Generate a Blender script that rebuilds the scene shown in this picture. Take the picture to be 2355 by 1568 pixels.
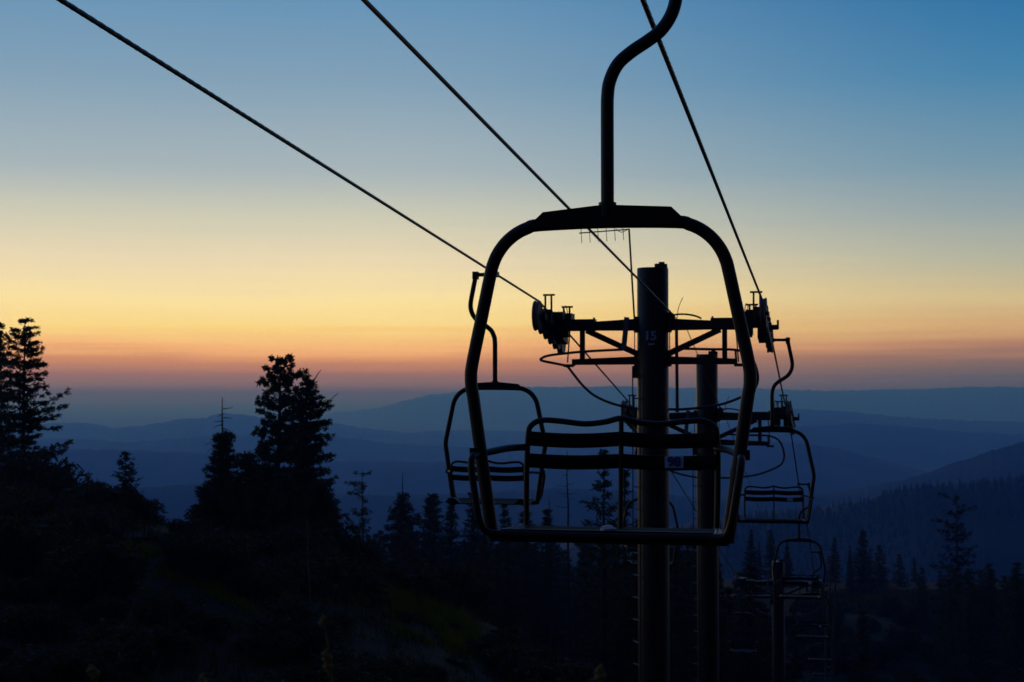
import bpy, math, random
from mathutils import Vector, Matrix, noise

for o in list(bpy.data.objects):
    bpy.data.objects.remove(o)
SC = bpy.context.scene
COL = SC.collection
R = math.radians

# ------------------------------------------------------------------ camera
F = 3506.0            # focal length in units of a 2354 x 1568 view of the photograph
CU, CV, HV = 1177.0, 784.0, 906.0
PITCH = math.atan((HV - CV) / F)
cam_data = bpy.data.cameras.new('camera')
cam = bpy.data.objects.new('camera', cam_data)
COL.objects.link(cam)
cam.location = (0, 0, 0)
cam.rotation_euler = (math.pi / 2 + PITCH, 0, 0)
cam_data.sensor_width = 23.5
cam_data.lens = 23.5 * F / 2354.0
cam_data.clip_start = 0.05
cam_data.clip_end = 200000
cam_data.dof.use_dof = True
cam_data.dof.focus_distance = 8.4
cam_data.dof.aperture_fstop = 5.6
SC.camera = cam

SC.render.engine = 'CYCLES'
SC.cycles.use_denoising = True
SC.cycles.max_bounces = 6
SC.cycles.volume_bounces = 0
SC.cycles.transparent_max_bounces = 8
SC.view_settings.view_transform = 'Standard'
SC.view_settings.look = 'None'
SC.view_settings.exposure = 0.0
SC.view_settings.gamma = 1.0


def lin(c):
    return tuple((x / 255.0 / 12.92) if x / 255.0 <= 0.04045 else ((x / 255.0 + 0.055) / 1.055) ** 2.4 for x in c)


# ------------------------------------------------------------------ world: dusk sky after sunset
world = bpy.data.worlds.new('World')
SC.world = world
world.use_nodes = True
wt = world.node_tree
wt.nodes.clear()
N = wt.nodes.new
L = wt.links.new


def wmath(op, a, b=None, clamp=False):
    n = N('ShaderNodeMath')
    n.operation = op
    n.use_clamp = clamp
    for i, v in enumerate((a, b)):
        if v is None:
            continue
        if isinstance(v, (int, float)):
            n.inputs[i].default_value = v
        else:
            L(v, n.inputs[i])
    return n.outputs[0]


def wmap(v, a, b, c=0.0, d=1.0, smooth=True):
    n = N('ShaderNodeMapRange')
    n.interpolation_type = 'SMOOTHSTEP' if smooth else 'LINEAR'
    n.clamp = True
    L(v, n.inputs[0])
    for i, x in enumerate((a, b, c, d)):
        n.inputs[i + 1].default_value = x
    return n.outputs[0]


def wmix(f, a, b, mode='MIX'):
    n = N('ShaderNodeMix')
    n.data_type = 'RGBA'
    n.blend_type = mode
    for s, v in ((0, f), (6, a), (7, b)):
        if isinstance(v, (int, float)):
            n.inputs[s].default_value = v
        elif isinstance(v, tuple):
            n.inputs[s].default_value = (*v, 1)
        else:
            L(v, n.inputs[s])
    return n.outputs[2]


tc = N('ShaderNodeTexCoord')
sep = N('ShaderNodeSeparateXYZ')
L(tc.outputs['Generated'], sep.inputs[0])
elev = sep.outputs[2]
# thin level streaks of smoke low in the sky
mp = N('ShaderNodeMapping')
mp.inputs['Scale'].default_value = (2.6, 2.6, 110)
L(tc.outputs['Generated'], mp.inputs[0])
nz = N('ShaderNodeTexNoise')
nz.inputs['Scale'].default_value = 1.6
nz.inputs['Detail'].default_value = 4
L(mp.outputs[0], nz.inputs[0])
mp2 = N('ShaderNodeMapping')
mp2.inputs['Scale'].default_value = (3, 3, 9)
L(tc.outputs['Generated'], mp2.inputs[0])
nz2 = N('ShaderNodeTexNoise')
nz2.inputs['Scale'].default_value = 1.3
nz2.inputs['Detail'].default_value = 3
L(mp2.outputs[0], nz2.inputs[0])
streak = wmath('MULTIPLY', wmath('SUBTRACT', nz.outputs[0], 0.5), 0.020)
broad = wmath('MULTIPLY', wmath('SUBTRACT', nz2.outputs[0], 0.5), 0.018)
el = wmath('ADD', elev, wmath('MULTIPLY', wmath('ADD', streak, broad), wmath('MULTIPLY', wmap(elev, 0.002, 0.034), wmap(elev, 0.06, 0.13, 1.0, 0.3))))
ramp_in = wmap(el, -0.02, 0.30, 0, 1, smooth=False)


def ramp(stops):
    n = N('ShaderNodeValToRGB')
    cr = n.color_ramp
    cr.interpolation = 'B_SPLINE' if False else 'LINEAR'
    while len(cr.elements) < len(stops):
        cr.elements.new(0.5)
    for e, (p, c) in zip(cr.elements, stops):
        e.position = (p + 0.02) / 0.32
        e.color = (*lin(c), 1)
    L(ramp_in, n.inputs[0])
    return n.outputs[0]


glow = ramp([(-0.0080, (62, 78, 72)), (-0.0035, (86, 102, 84)), (0.0, (98, 118, 92)), (0.0046, (130, 132, 92)), (0.012, (154, 122, 86)), (0.022, (212, 154, 92)), (0.030, (250, 195, 130)),
             (0.042, (255, 230, 150)), (0.060, (254, 236, 180)), (0.087, (236, 223, 194)), (0.115, (207, 208, 193)),
             (0.144, (168, 184, 195)), (0.200, (130, 162, 189)), (0.258, (98, 146, 187)), (0.30, (68, 126, 184))])
side = ramp([(-0.0080, (48, 62, 72)), (0.0, (72, 92, 90)), (0.012, (94, 100, 88)), (0.022, (134, 113, 92)), (0.030, (182, 138, 106)),
             (0.042, (210, 172, 124)), (0.060, (212, 196, 154)), (0.087, (178, 184, 172)), (0.115, (146, 166, 178)),
             (0.144, (114, 152, 178)), (0.200, (66, 130, 176)), (0.258, (32, 108, 165)), (0.30, (20, 92, 150))])
az = wmath('ARCTAN2', sep.outputs[0], sep.outputs[1])          # 0 = straight ahead, + = right
azf = wmap(az, R(-6), R(21))
front = wmix(azf, glow, side)
# night side of the sky behind the camera and overhead
azabs = wmath('ABSOLUTE', wmath('ADD', az, R(22)))
rear = wmap(azabs, R(50), R(125))
high = wmap(elev, 0.34, 0.85)
zenith = (0.030, 0.066, 0.290)
dark = (0.016, 0.018, 0.045)
night = wmix(rear, zenith, dark)
c1 = wmix(rear, front, night)
c2 = wmix(high, c1, night)
# the clear-air part of the light from a physical sky with the sun below the horizon
sky = N('ShaderNodeTexSky')
sky.sky_type = 'NISHITA'
sky.sun_disc = False
sky.sun_elevation = R(-2)
sky.sun_rotation = R(-8)
sky.altitude = 2000
bg1 = N('ShaderNodeBackground')
L(sky.outputs[0], bg1.inputs[0])
bg1.inputs[1].default_value = 0.01
bg2 = N('ShaderNodeBackground')
L(c2, bg2.inputs[0])
bg2.inputs[1].default_value = 1.0
add = N('ShaderNodeAddShader')
L(bg1.outputs[0], add.inputs[0])
L(bg2.outputs[0], add.inputs[1])
out = N('ShaderNodeOutputWorld')
L(add.outputs[0], out.inputs[0])

# last warm afterglow, low and to the left of the tower
sun_d = bpy.data.lights.new('sun', 'SUN')
sun_d.energy = 0.05
sun_d.angle = R(12)
sun_d.color = (1.0, 0.62, 0.36)
sun = bpy.data.objects.new('sun', sun_d)
COL.objects.link(sun)
sd = Vector((math.sin(R(-14)), math.cos(R(-14)), math.tan(R(3))))
sun.rotation_euler = sd.to_track_quat('Z', 'Y').to_euler()


def P(u, v, D):
    """World point at view position (u, v) and ground distance D ahead of the camera."""
    x, y = (u - CU) / F, (CV - v) / F
    c, s = math.cos(PITCH), math.sin(PITCH)
    d = Vector((x, c - y * s, s + y * c))
    return d * (D / d.y)


# ------------------------------------------------------------------ materials
def mat(name, col, rough=0.6, metal=0.0, noise_amt=0.0, noise_scale=8.0, col2=None, transl=0.0, bump=0.0, spec=0.5):
    m = bpy.data.materials.new(name)
    m.use_nodes = True
    t = m.node_tree
    b = t.nodes['Principled BSDF']
    b.inputs['Base Color'].default_value = (*col, 1)
    b.inputs['Roughness'].default_value = rough
    b.inputs['Metallic'].default_value = metal
    b.inputs['Specular IOR Level'].default_value = spec
    if col2 is not None:
        tcn = t.nodes.new('ShaderNodeTexCoord')
        nn = t.nodes.new('ShaderNodeTexNoise')
        nn.inputs['Scale'].default_value = noise_scale
        nn.inputs['Detail'].default_value = 5
        t.links.new(tcn.outputs['Object'], nn.inputs[0])
        cr = t.nodes.new('ShaderNodeValToRGB')
        cr.color_ramp.elements[0].position = 0.42
        cr.color_ramp.elements[1].position = 0.66
        cr.color_ramp.elements[0].color = (*col, 1)
        cr.color_ramp.elements[1].color = (*col2, 1)
        t.links.new(nn.outputs[0], cr.inputs[0])
        t.links.new(cr.outputs[0], b.inputs['Base Color'])
        if bump:
            bn = t.nodes.new('ShaderNodeBump')
            bn.inputs['Strength'].default_value = bump
            bn.inputs['Distance'].default_value = 0.02
            t.links.new(nn.outputs[0], bn.inputs['Height'])
            t.links.new(bn.outputs[0], b.inputs['Normal'])
    if transl:
        tr = t.nodes.new('ShaderNodeBsdfTranslucent')
        tr.inputs[0].default_value = (col[0] * 2.2, col[1] * 2.0, col[2] * 0.7, 1)
        mx = t.nodes.new('ShaderNodeMixShader')
        mx.inputs[0].default_value = transl
        o = t.nodes['Material Output']
        t.links.new(b.outputs[0], mx.inputs[1])
        t.links.new(tr.outputs[0], mx.inputs[2])
        t.links.new(mx.outputs[0], o.inputs[0])
    return m


M_STEEL = mat('dark_painted_steel', (0.014, 0.010, 0.011), 0.50, 0.0, col2=(0.007, 0.006, 0.007), noise_scale=12, bump=0.10, spec=0.28)
M_WOOD = mat('weathered_slat', (0.013, 0.010, 0.011), 0.8, 0.0, col2=(0.006, 0.005, 0.006), noise_scale=9, spec=0.15)
M_TUBE = mat('weathered_tower_steel', (0.016, 0.011, 0.010), 0.42, 0.0, col2=(0.008, 0.006, 0.006), noise_scale=4, bump=0.08, spec=0.25)
M_BEAM = mat('rusty_beam_paint', (0.030, 0.018, 0.016), 0.55, 0.0, col2=(0.020, 0.013, 0.014), noise_scale=7)
M_ROPE = mat('greased_wire_rope', (0.030, 0.040, 0.036), 0.45, 0.3, col2=(0.018, 0.022, 0.020), noise_scale=30)
M_SHEAVE = mat('worn_sheave_metal', (0.15, 0.12, 0.11), 0.55, 0.0, col2=(0.09, 0.07, 0.065), noise_scale=11)
M_RUBBER = mat('sheave_liner_rubber', (0.012, 0.012, 0.012), 0.7)
M_PALE = mat('pale_galvanised_plate', (0.16, 0.16, 0.18), 0.5, 0.2, col2=(0.12, 0.12, 0.13), noise_scale=12)
M_PLATE = mat('pale_blue_number_plate', (0.36, 0.56, 0.88), 0.5)
M_DIGIT = mat('blue_digit_paint', (0.02, 0.035, 0.24), 0.5)
M_DIGIT2 = mat('faded_blue_digit_paint', (0.30, 0.36, 0.62), 0.6)
M_PAPER = mat('crumpled_paper', (0.75, 0.72, 0.68), 0.8)
M_FIR = mat('fir_needles', (0.018, 0.026, 0.010), 0.7, col2=(0.030, 0.036, 0.014), noise_scale=1.5, transl=0.25, spec=0.2)
M_PINE = mat('pine_needles', (0.022, 0.026, 0.010), 0.7, col2=(0.036, 0.036, 0.014), noise_scale=1.5, transl=0.3, spec=0.2)
M_FARFIR = mat('distant_fir_needles', (0.014, 0.022, 0.014), 0.8, spec=0.1)
M_BARK = mat('dark_bark', (0.030, 0.022, 0.018), 0.9, col2=(0.018, 0.014, 0.012), noise_scale=9, spec=0.2)
M_DEAD = mat('bleached_dead_wood', (0.12, 0.105, 0.09), 0.85, col2=(0.07, 0.06, 0.055), noise_scale=8, spec=0.2)
M_DEADDARK = mat('dark_dead_wood', (0.035, 0.030, 0.026), 0.85, spec=0.2)
M_BUSH = mat('shrub_leaves', (0.018, 0.024, 0.010), 0.7, col2=(0.030, 0.032, 0.013), noise_scale=2, transl=0.2, spec=0.2)
M_GRASS = mat('summer_grass', (0.010, 0.013, 0.004), 0.8, col2=(0.085, 0.100, 0.010), noise_scale=0.10, transl=0.2, spec=0.15)
M_GLOW_GRASS = mat('glow_painted_grass', (0.065, 0.072, 0.008), 0.8, col2=(0.12, 0.125, 0.010), noise_scale=0.4, transl=0.35, spec=0.1)  # brighter copy of the grass; light caught on the slope is put into its colour
M_GROUND = mat('hillside_soil_and_grass', (0.008, 0.008, 0.004), 0.95, col2=(0.018, 0.018, 0.006), noise_scale=0.12, spec=0.1)
M_PATH = mat('bare_dirt', (0.060, 0.046, 0.036), 0.95, col2=(0.020, 0.017, 0.011), noise_scale=0.6, spec=0.1)
M_HILLS = mat('forested_hills', (0.010, 0.016, 0.010), 0.95, col2=(0.060, 0.055, 0.035), noise_scale=0.006, spec=0.1)
M_WEED = mat('dry_weed', (0.20, 0.18, 0.07), 0.8, col2=(0.12, 0.11, 0.04), noise_scale=12, transl=0.3, spec=0.2)


# ------------------------------------------------------------------ mesh helpers
class MB:
    def __init__(self):
        self.v, self.f = [], []

    def tube(self, pts, r, segs=10, cap=True, closed=False):
        pts = [Vector(p) for p in pts]
        n = len(pts)
        rs = r if isinstance(r, (list, tuple)) else [r] * n
        base = len(self.v)
        t0 = (pts[1] - pts[0]).normalized()
        a = Vector((0, 0, 1)) if abs(t0.z) < 0.9 else Vector((1, 0, 0))
        nrm = t0.cross(a).normalized()
        for i in range(n):
            if i == 0:
                t = pts[1] - pts[0]
            elif i == n - 1:
                t = pts[-1] - pts[-2]
            else:
                t = (pts[i + 1] - pts[i]).normalized() + (pts[i] - pts[i - 1]).normalized()
            t.normalize()
            nrm = (nrm - t * nrm.dot(t)).normalized()
            b = t.cross(nrm)
            for k in range(segs):
                an = 2 * math.pi * k / segs
                self.v.append(pts[i] + (nrm * math.cos(an) + b * math.sin(an)) * rs[i])
        for i in range(n - 1):
            for k in range(segs):
                k2 = (k + 1) % segs
                self.f.append((base + i * segs + k, base + i * segs + k2, base + (i + 1) * segs + k2, base + (i + 1) * segs + k))
        if cap:
            self.f.append(tuple(base + k for k in reversed(range(segs))))
            self.f.append(tuple(base + (n - 1) * segs + k for k in range(segs)))
        return self

    def box(self, c, s, rot=None):
        c = Vector(c)
        base = len(self.v)
        for dx in (-1, 1):
            for dy in (-1, 1):
                for dz in (-1, 1):
                    p = Vector((dx * s[0] / 2, dy * s[1] / 2, dz * s[2] / 2))
                    if rot is not None:
                        p = rot @ p
                    self.v.append(c + p)
        for q in ((0, 1, 3, 2), (4, 6, 7, 5), (0, 4, 5, 1), (2, 3, 7, 6), (0, 2, 6, 4), (1, 5, 7, 3)):
            self.f.append(tuple(base + i for i in q))
        return self

    def prism(self, poly, y0, y1):
        """poly in (x, z), counter-clockwise seen from -y"""
        base = len(self.v)
        n = len(poly)
        for y in (y0, y1):
            for (x, z) in poly:
                self.v.append(Vector((x, y, z)))
        self.f.append(tuple(base + i for i in range(n)))
        self.f.append(tuple(base + n + i for i in reversed(range(n))))
        for i in range(n):
            j = (i + 1) % n
            self.f.append((base + i, base + n + i, base + n + j, base + j))
        return self

    def lathe(self, prof, c, axis='x', segs=24):
        """prof: list of (offset along axis, radius)"""
        base = len(self.v)
        c = Vector(c)
        for (a, r) in prof:
            for k in range(segs):
                an = 2 * math.pi * k / segs
                q = (a, r * math.cos(an), r * math.sin(an))
                if axis == 'x':
                    p = Vector(q)
                elif axis == 'y':
                    p = Vector((q[1], q[0], q[2]))
                else:
                    p = Vector((q[1], q[2], q[0]))
                self.v.append(c + p)
        n = len(prof)
        for i in range(n - 1):
            for k in range(segs):
                k2 = (k + 1) % segs
                self.f.append((base + i * segs + k, base + i * segs + k2, base + (i + 1) * segs + k2, base + (i + 1) * segs + k))
        self.f.append(tuple(base + k for k in reversed(range(segs))))
        self.f.append(tuple(base + (n - 1) * segs + k for k in range(segs)))
        return self

    def quad(self, c, a, b):
        base = len(self.v)
        self.v += [c - a - b, c + a - b * 0.4, c + a * 1.1 + b * 0.4, c - a + b]
        self.f.append((base, base + 1, base + 2, base + 3))

    def build(self, name, material, parent=None, smooth=True):
        me = bpy.data.meshes.new(name)
        me.from_pydata([tuple(p) for p in self.v], [], self.f)
        me.materials.append(material)
        if smooth:
            me.shade_smooth()
            me.set_sharp_from_angle(angle=R(40))
        me.update()
        o = bpy.data.objects.new(name, me)
        COL.objects.link(o)
        if parent:
            o.parent = parent
        return o


def tag(o, label=None, cat=None, group=None, kind=None):
    if label:
        o['label'] = label
    if cat:
        o['category'] = cat
    if group:
        o['group'] = group
    if kind:
        o['kind'] = kind
    return o


def empty(name, loc=(0, 0, 0), rz=0.0):
    o = bpy.data.objects.new(name, None)
    o.empty_display_size = 0.2
    COL.objects.link(o)
    o.location = loc
    o.rotation_euler = (0, 0, rz)
    return o


def dup(o, parent=None):
    c = o.copy()
    COL.objects.link(c)
    if parent:
        c.parent = parent
    for ch in list(o.children):
        dup(ch, c)
    return c


def spline(pts, n=6):
    """Catmull-Rom through the points"""
    pts = [Vector(p) for p in pts]
    q = [pts[0] * 2 - pts[1]] + pts + [pts[-1] * 2 - pts[-2]]
    res = []
    for i in range(1, len(q) - 2):
        p0, p1, p2, p3 = q[i - 1], q[i], q[i + 1], q[i + 2]
        for k in range(n):
            t = k / n
            res.append(0.5 * ((2 * p1) + (p2 - p0) * t + (2 * p0 - 5 * p1 + 4 * p2 - p3) * t * t + (3 * p1 - p0 - 3 * p2 + p3) * t ** 3))
    res.append(pts[-1])
    return res


def bend(pts, rad, n=6):
    """Polyline with its inner corners rounded to the given radius"""
    pts = [Vector(p) for p in pts]
    rads = rad if isinstance(rad, (list, tuple)) else [rad] * len(pts)
    res = [pts[0]]
    for i in range(1, len(pts) - 1):
        a, b, c = pts[i - 1], pts[i], pts[i + 1]
        d1, d2 = (a - b), (c - b)
        r = min(rads[i], d1.length * 0.48, d2.length * 0.48)
        p, q = b + d1.normalized() * r, b + d2.normalized() * r
        for k in range(n + 1):
            t = k / n
            res.append(p * (1 - t) ** 2 + b * 2 * t * (1 - t) + q * t * t)
    res.append(pts[-1])
    return res


def text_mesh(name, s, size, material, parent, bold=0.0):
    cu = bpy.data.curves.new(name, 'FONT')
    cu.body = s
    cu.size = size
    cu.align_x = 'CENTER'
    cu.align_y = 'CENTER'
    cu.offset = bold
    cu.extrude = 0.0015
    tmp = bpy.data.objects.new(name, cu)
    COL.objects.link(tmp)
    dg = bpy.context.evaluated_depsgraph_get()
    me = bpy.data.meshes.new_from_object(tmp.evaluated_get(dg))
    bpy.data.objects.remove(tmp)
    me.materials.clear()
    me.materials.append(material)
    me.name = name
    o = bpy.data.objects.new(name, me)
    COL.objects.link(o)
    o.parent = parent
    return o


def interp(x, tab):
    if x <= tab[0][0]:
        return tab[0][1]
    for (a, b), (c, d) in zip(tab, tab[1:]):
        if x <= c:
            t = (x - a) / (c - a)
            return b + (d - b) * t
    return tab[-1][1]


def sstep(a, b, x):
    t = min(1, max(0, (x - a) / (b - a)))
    return t * t * (3 - 2 * t)


# ------------------------------------------------------------------ the hillside
YAW = R(-12.2)
GT = [(-60, 7), (0, -1.75), (4, -2.3), (8, -3.1), (25, -6.3), (34, -8.3), (43, -10.1), (57, -13.4), (67, -15.8), (82, -19.3),
      (95, -21.8), (130, -23.2), (180, -24.2), (230, -28), (300, -42), (420, -72), (700, -140)]


def lift_x(y):
    return 2.31 + 0.2162 * (y - 25)


def ground(x, y):
    z = interp(y, GT)
    d = x - lift_x(y)
    if d < -1:
        rise = 10 * math.tanh((-d - 1) * 0.055)
        z += rise * (1 - sstep(58, 105, y)) * sstep(8, 56, y)
    elif d > 6:
        z -= 2.2 * math.tanh((d - 6) / 30.0) * (1 - sstep(90, 150, y))
        z -= 0.06 * max(0, d - 45)
    z += 0.55 * noise.noise(Vector((x * 0.07, y * 0.07, 1.3))) + 0.16 * noise.noise(Vector((x * 0.35, y * 0.35, 7.7)))
    return z


def build_ground():
    m = MB()
    xs = [i * 2.5 for i in range(-80, 101)]
    ys = [-40 + i * 2.0 for i in range(0, 60)] + [80 + i * 4 for i in range(0, 60)]
    for y in ys:
        for x in xs:
            m.v.append(Vector((x, y, ground(x, y))))
    n = len(xs)
    for j in range(len(ys) - 1):
        for i in range(n - 1):
            a = j * n + i
            m.f.append((a, a + 1, a + n + 1, a + n))
    tag(m.build('ground', M_GROUND), kind='structure')


build_ground()

# dirt track over the brow
pm = MB()
trk = spline([P(300, 1262, 46), P(345, 1240, 49), P(385, 1226, 52), P(425, 1240, 56)], 8)
for i, p in enumerate(trk):
    for w in (-1.3, 0, 1.3):
        x, y = p.x + w * 0.5, p.y + w
        pm.v.append(Vector((x, y, ground(x, y) + 0.06)))
for i in range(len(trk) - 1):
    for k in range(2):
        a = i * 3 + k
        pm.f.append((a, a + 1, a + 4, a + 3))
tag(pm.build('path', M_PATH), kind='structure')

# ------------------------------------------------------------------ far hills: one sheet out to the horizon
R5 = [(-1500, 1005), (0, 1000), (400, 998), (640, 975), (750, 953), (870, 938), (960, 914), (985, 908), (1050, 901), (1130, 896), (1240, 889),
      (1330, 890), (1420, 887), (1520, 893), (1600, 891), (1750, 893), (1900, 899), (2000, 896), (2150, 893), (2290, 888), (2500, 895), (4000, 905)]
R4 = [(-1500, 985), (0, 984), (90, 976), (180, 970), (205, 974), (260, 984), (330, 979), (400, 966), (470, 961), (515, 948),
      (560, 954), (650, 967), (760, 972), (830, 984), (950, 997), (1010, 990), (1200, 992), (1480, 1000), (1600, 988), (1700, 962),
      (1780, 948), (1830, 940), (1900, 943), (1950, 946), (2050, 958), (2200, 966), (2354, 971), (2700, 960), (4000, 975)]
R3 = [(-1500, 1040), (0, 1042), (130, 1034), (240, 1031), (420, 1040), (560, 1044), (700, 1058), (1000, 1062), (1300, 1052),
      (1600, 1024), (1700, 1012), (1830, 1017), (1920, 1030), (1990, 1046), (2130, 1086), (2250, 1080), (2354, 1070), (4000, 1050)]
R2 = [(-1500, 1110), (0, 1122), (340, 1120), (420, 1113), (500, 1114), (700, 1130), (900, 1140), (1200, 1128), (1300, 1122), (1480, 1130),
      (1560, 1140), (1700, 1150), (1900, 1135), (2060, 1105), (2130, 1087), (2200, 1060), (2280, 1036), (2354, 1014), (2600, 985), (4000, 1000)]
R1 = [(-1500, 1360), (800, 1340), (1300, 1262), (1500, 1226), (1700, 1190), (1800, 1180), (1870, 1176), (1940, 1163), (2000, 1152), (2060, 1134),
      (2120, 1122), (2190, 1117), (2250, 1112), (2354, 1100), (2600, 1080), (4000, 1040)]
R35 = [(-1500, 1015), (0, 1012), (150, 1007), (300, 1017), (450, 1004), (620, 999), (760, 1002), (900, 1020), (1100, 1030), (1300, 1019), (1480, 1012),
       (1650, 1003), (1800, 984), (1950, 972), (2060, 978), (2200, 992), (2354, 999), (4000, 1010)]
RIDGES = [(17000, 3000, R5, -420), (8200, 1400, R4, -420), (5600, 800, R35, -420), (3800, 560, R3, -400), (2150, 320, R2, -380), (1050, 340, R1, -290)]


def far_height(u, r):
    """u: view bearing expressed as a picture column; r: ground distance straight ahead"""
    z = -430 * sstep(250, 1200, r) - 40
    x = (u - CU) / F * r
    for (D, w, prof, floor) in RIDGES:
        zz = (HV - interp(u, prof)) / F * D
        zz += D * (0.0006 * noise.noise(Vector((u * 0.11, D, 9))) + 0.0003 * noise.noise(Vector((u * 0.31, D, 5)))) + D * 0.0008 * noise.noise(Vector((u * 0.02, D, 0))) + D * 0.0005 * noise.noise(Vector((u * 0.06, D, 3)))
        q = (r - D) / (w * (1.0 if r < D else 1.7))
        spur = 0.22 * noise.noise(Vector((x / (w * 0.7), r / (w * 1.4), D)))
        k = math.exp(-q * q * (1 + spur))
        base = floor
        cand = base + (zz - base) * k
        z = max(z, cand)
    return z


hm = MB()
us = [-1300 + i * 10 for i in range(0, 130)] + [i * 4 for i in range(0, 600)] + [2400 + i * 10 for i in range(0, 130)]
rs = []
r = 330.0
while r < 120000:
    rs.append(r)
    r *= 1.028
for (D, w, pr, fl) in RIDGES:
    rs.append(D)
rs.sort()
for r in rs:
    for u in us:
        z = far_height(u, r)
        if r < 420:
            t = (r - 330) / 90.0
            x = (u - CU) / F * r
            z = ground(x, r) * (1 - t) + z * t - 4 * (1 - t)
        hm.v.append(Vector(((u - CU) / F * r, r, z)))
n = len(us)
for j in range(len(rs) - 1):
    for i in range(n - 1):
        a = j * n + i
        hm.f.append((a, a + 1, a + n + 1, a + n))
tag(hm.build('hills', M_HILLS), kind='structure')


# ------------------------------------------------------------------ trees
def rdir(rng):
    while True:
        v = Vector((rng.uniform(-1, 1), rng.uniform(-1, 1), rng.uniform(-1, 1)))
        if 0.05 < v.length < 1:
            return v.normalized()


def tuft(m, c, size, rng, k, along=None):
    """a handful of narrow needle-spray faces round a point"""
    for _ in range(k):
        d = rdir(rng)
        if along is not None:
            d = (d * 0.75 + along).normalized()
        s = size * rng.uniform(0.6, 1.3)
        side = d.cross(rdir(rng)).normalized()
        m.quad(c + rdir(rng) * size * 0.5, d * s * 0.72, side * s * 0.17)


def make_fir(name, h, prof, seed, bare=0.0, whorls=24, per=6, leaf=0.16, clumps=7, k=5, droop=0.12, extra=(), trunk_r=None,
             leafm=None, dead=False, puff=0.0, gap=0.12, base=0.0):
    """Conifer standing at the origin. prof: (fraction from top, reach left, reach right) in metres; bare: bare top fraction."""
    rng = random.Random(seed)
    t = MB()
    cr = MB()
    r0 = trunk_r or h * 0.014
    lean = rng.uniform(-0.01, 0.01) * h
    tp = [Vector((lean * (i / 8.0) ** 2 + rng.uniform(-0.01, 0.01) * h * 0.3 * (i > 0), 0, h * i / 8.0)) for i in range(9)]
    t.tube(tp, [r0 * (1 - 0.93 * i / 8.0) + 0.006 for i in range(9)], 7)
    pl = [(a, b) for a, b, c in prof]
    prr = [(a, c) for a, b, c in prof]

    def branch(z, a, ln, rise, dens=1.0, thick=1.0):
        f = z / h
        o = Vector((lean * f * f, 0, z))
        d = Vector((math.cos(a), math.sin(a), 0))
        pts = []
        for s in range(6):
            q = s / 5.0
            pts.append(o + d * ln * q + Vector((0, 0, ln * (rise * q - droop * q + 0.55 * droop * q * q * q))) +
                       Vector((rng.uniform(-1, 1), rng.uniform(-1, 1), rng.uniform(-1, 1))) * ln * 0.025 * (s > 0))
        rb = max(0.006, 0.012 * thick + 0.008 * ln)
        t.tube(pts, [rb * (1 - 0.8 * s / 5.0) for s in range(6)], 4, cap=False)
        if dead:
            for s in (2, 3, 4):
                if rng.random() < 0.7:
                    e = pts[s] + (d * 0.4 + rdir(rng) * 0.8) * ln * 0.28
                    t.tube([pts[s], e], [rb * 0.5, 0.004], 3, cap=False)
            return
        nc = max(2, int(clumps * ln / 1.0 * dens)) + 1
        for c in range(nc):
            q = 0.16 + 0.84 * (c + rng.random()) / nc
            i = min(4, int(q * 5))
            p = pts[i].lerp(pts[i + 1], q * 5 - i)
            sp = ln * 0.20 * (1.1 - q) + leaf * 0.45
            p = p + Vector((rng.uniform(-1, 1) * sp, rng.uniform(-1, 1) * sp, rng.uniform(-0.7, 0.5) * sp * 0.6))
            if puff and q > 0.45:
                tuft(cr, p, leaf * puff, rng, k * 2)
            else:
                tuft(cr, p, leaf, rng, k, along=d * 0.8)

    for w in range(whorls):
        f = bare + (1 - bare) * ((w + 0.5) / whorls) ** 0.9
        if f > 1 - base:
            continue
        z = h * (1 - f)
        n = per + rng.randint(-1, 1)
        a0 = rng.uniform(0, 6.28)
        for b in range(n):
            if rng.random() < gap:
                continue
            a = a0 + 6.283 * b / n + rng.uniform(-0.3, 0.3)
            cx = math.cos(a)
            mixr = 0.5 + 0.5 * cx
            ln = interp(f, pl) * (1 - mixr) + interp(f, prr) * mixr
            ln *= rng.uniform(0.62, 1.12)
            if ln > 0.02:
                branch(z + rng.uniform(-0.4, 0.4) * h / whorls, a, ln, 0.30 * (1 - f) + 0.02)
    if not dead and bare == 0:
        for i in range(6):
            tuft(cr, Vector((lean, 0, h * (0.985 - 0.012 * i))), leaf * 0.7, rng, 3, along=Vector((0, 0, 1)))
    for (z, a, ln, rise, dens) in extra:
        branch(z, a, ln, rise, dens, 1.5)
    root = empty(name)
    t.build('trunk', M_DEADDARK if dead else M_BARK, root)
    if not dead:
        cr.build('crown', leafm or M_FIR, root, smooth=False)
    return root


def plant(root, u, D, z=None, rz=0.0, s=1.0):
    x = (u - CU) / F * D
    root.location = (x, D, ground(x, D) - 0.15 if z is None else z)
    root.rotation_euler = (0, 0, rz)
    root.scale = (s, s, s)
    return root


def tree_at(u, vtop, D):
    x = (u - CU) / F * D
    g = ground(x, D) - 0.15
    return (HV - vtop) / F * D - g


def px(n, D):
    return n * D / F


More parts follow.
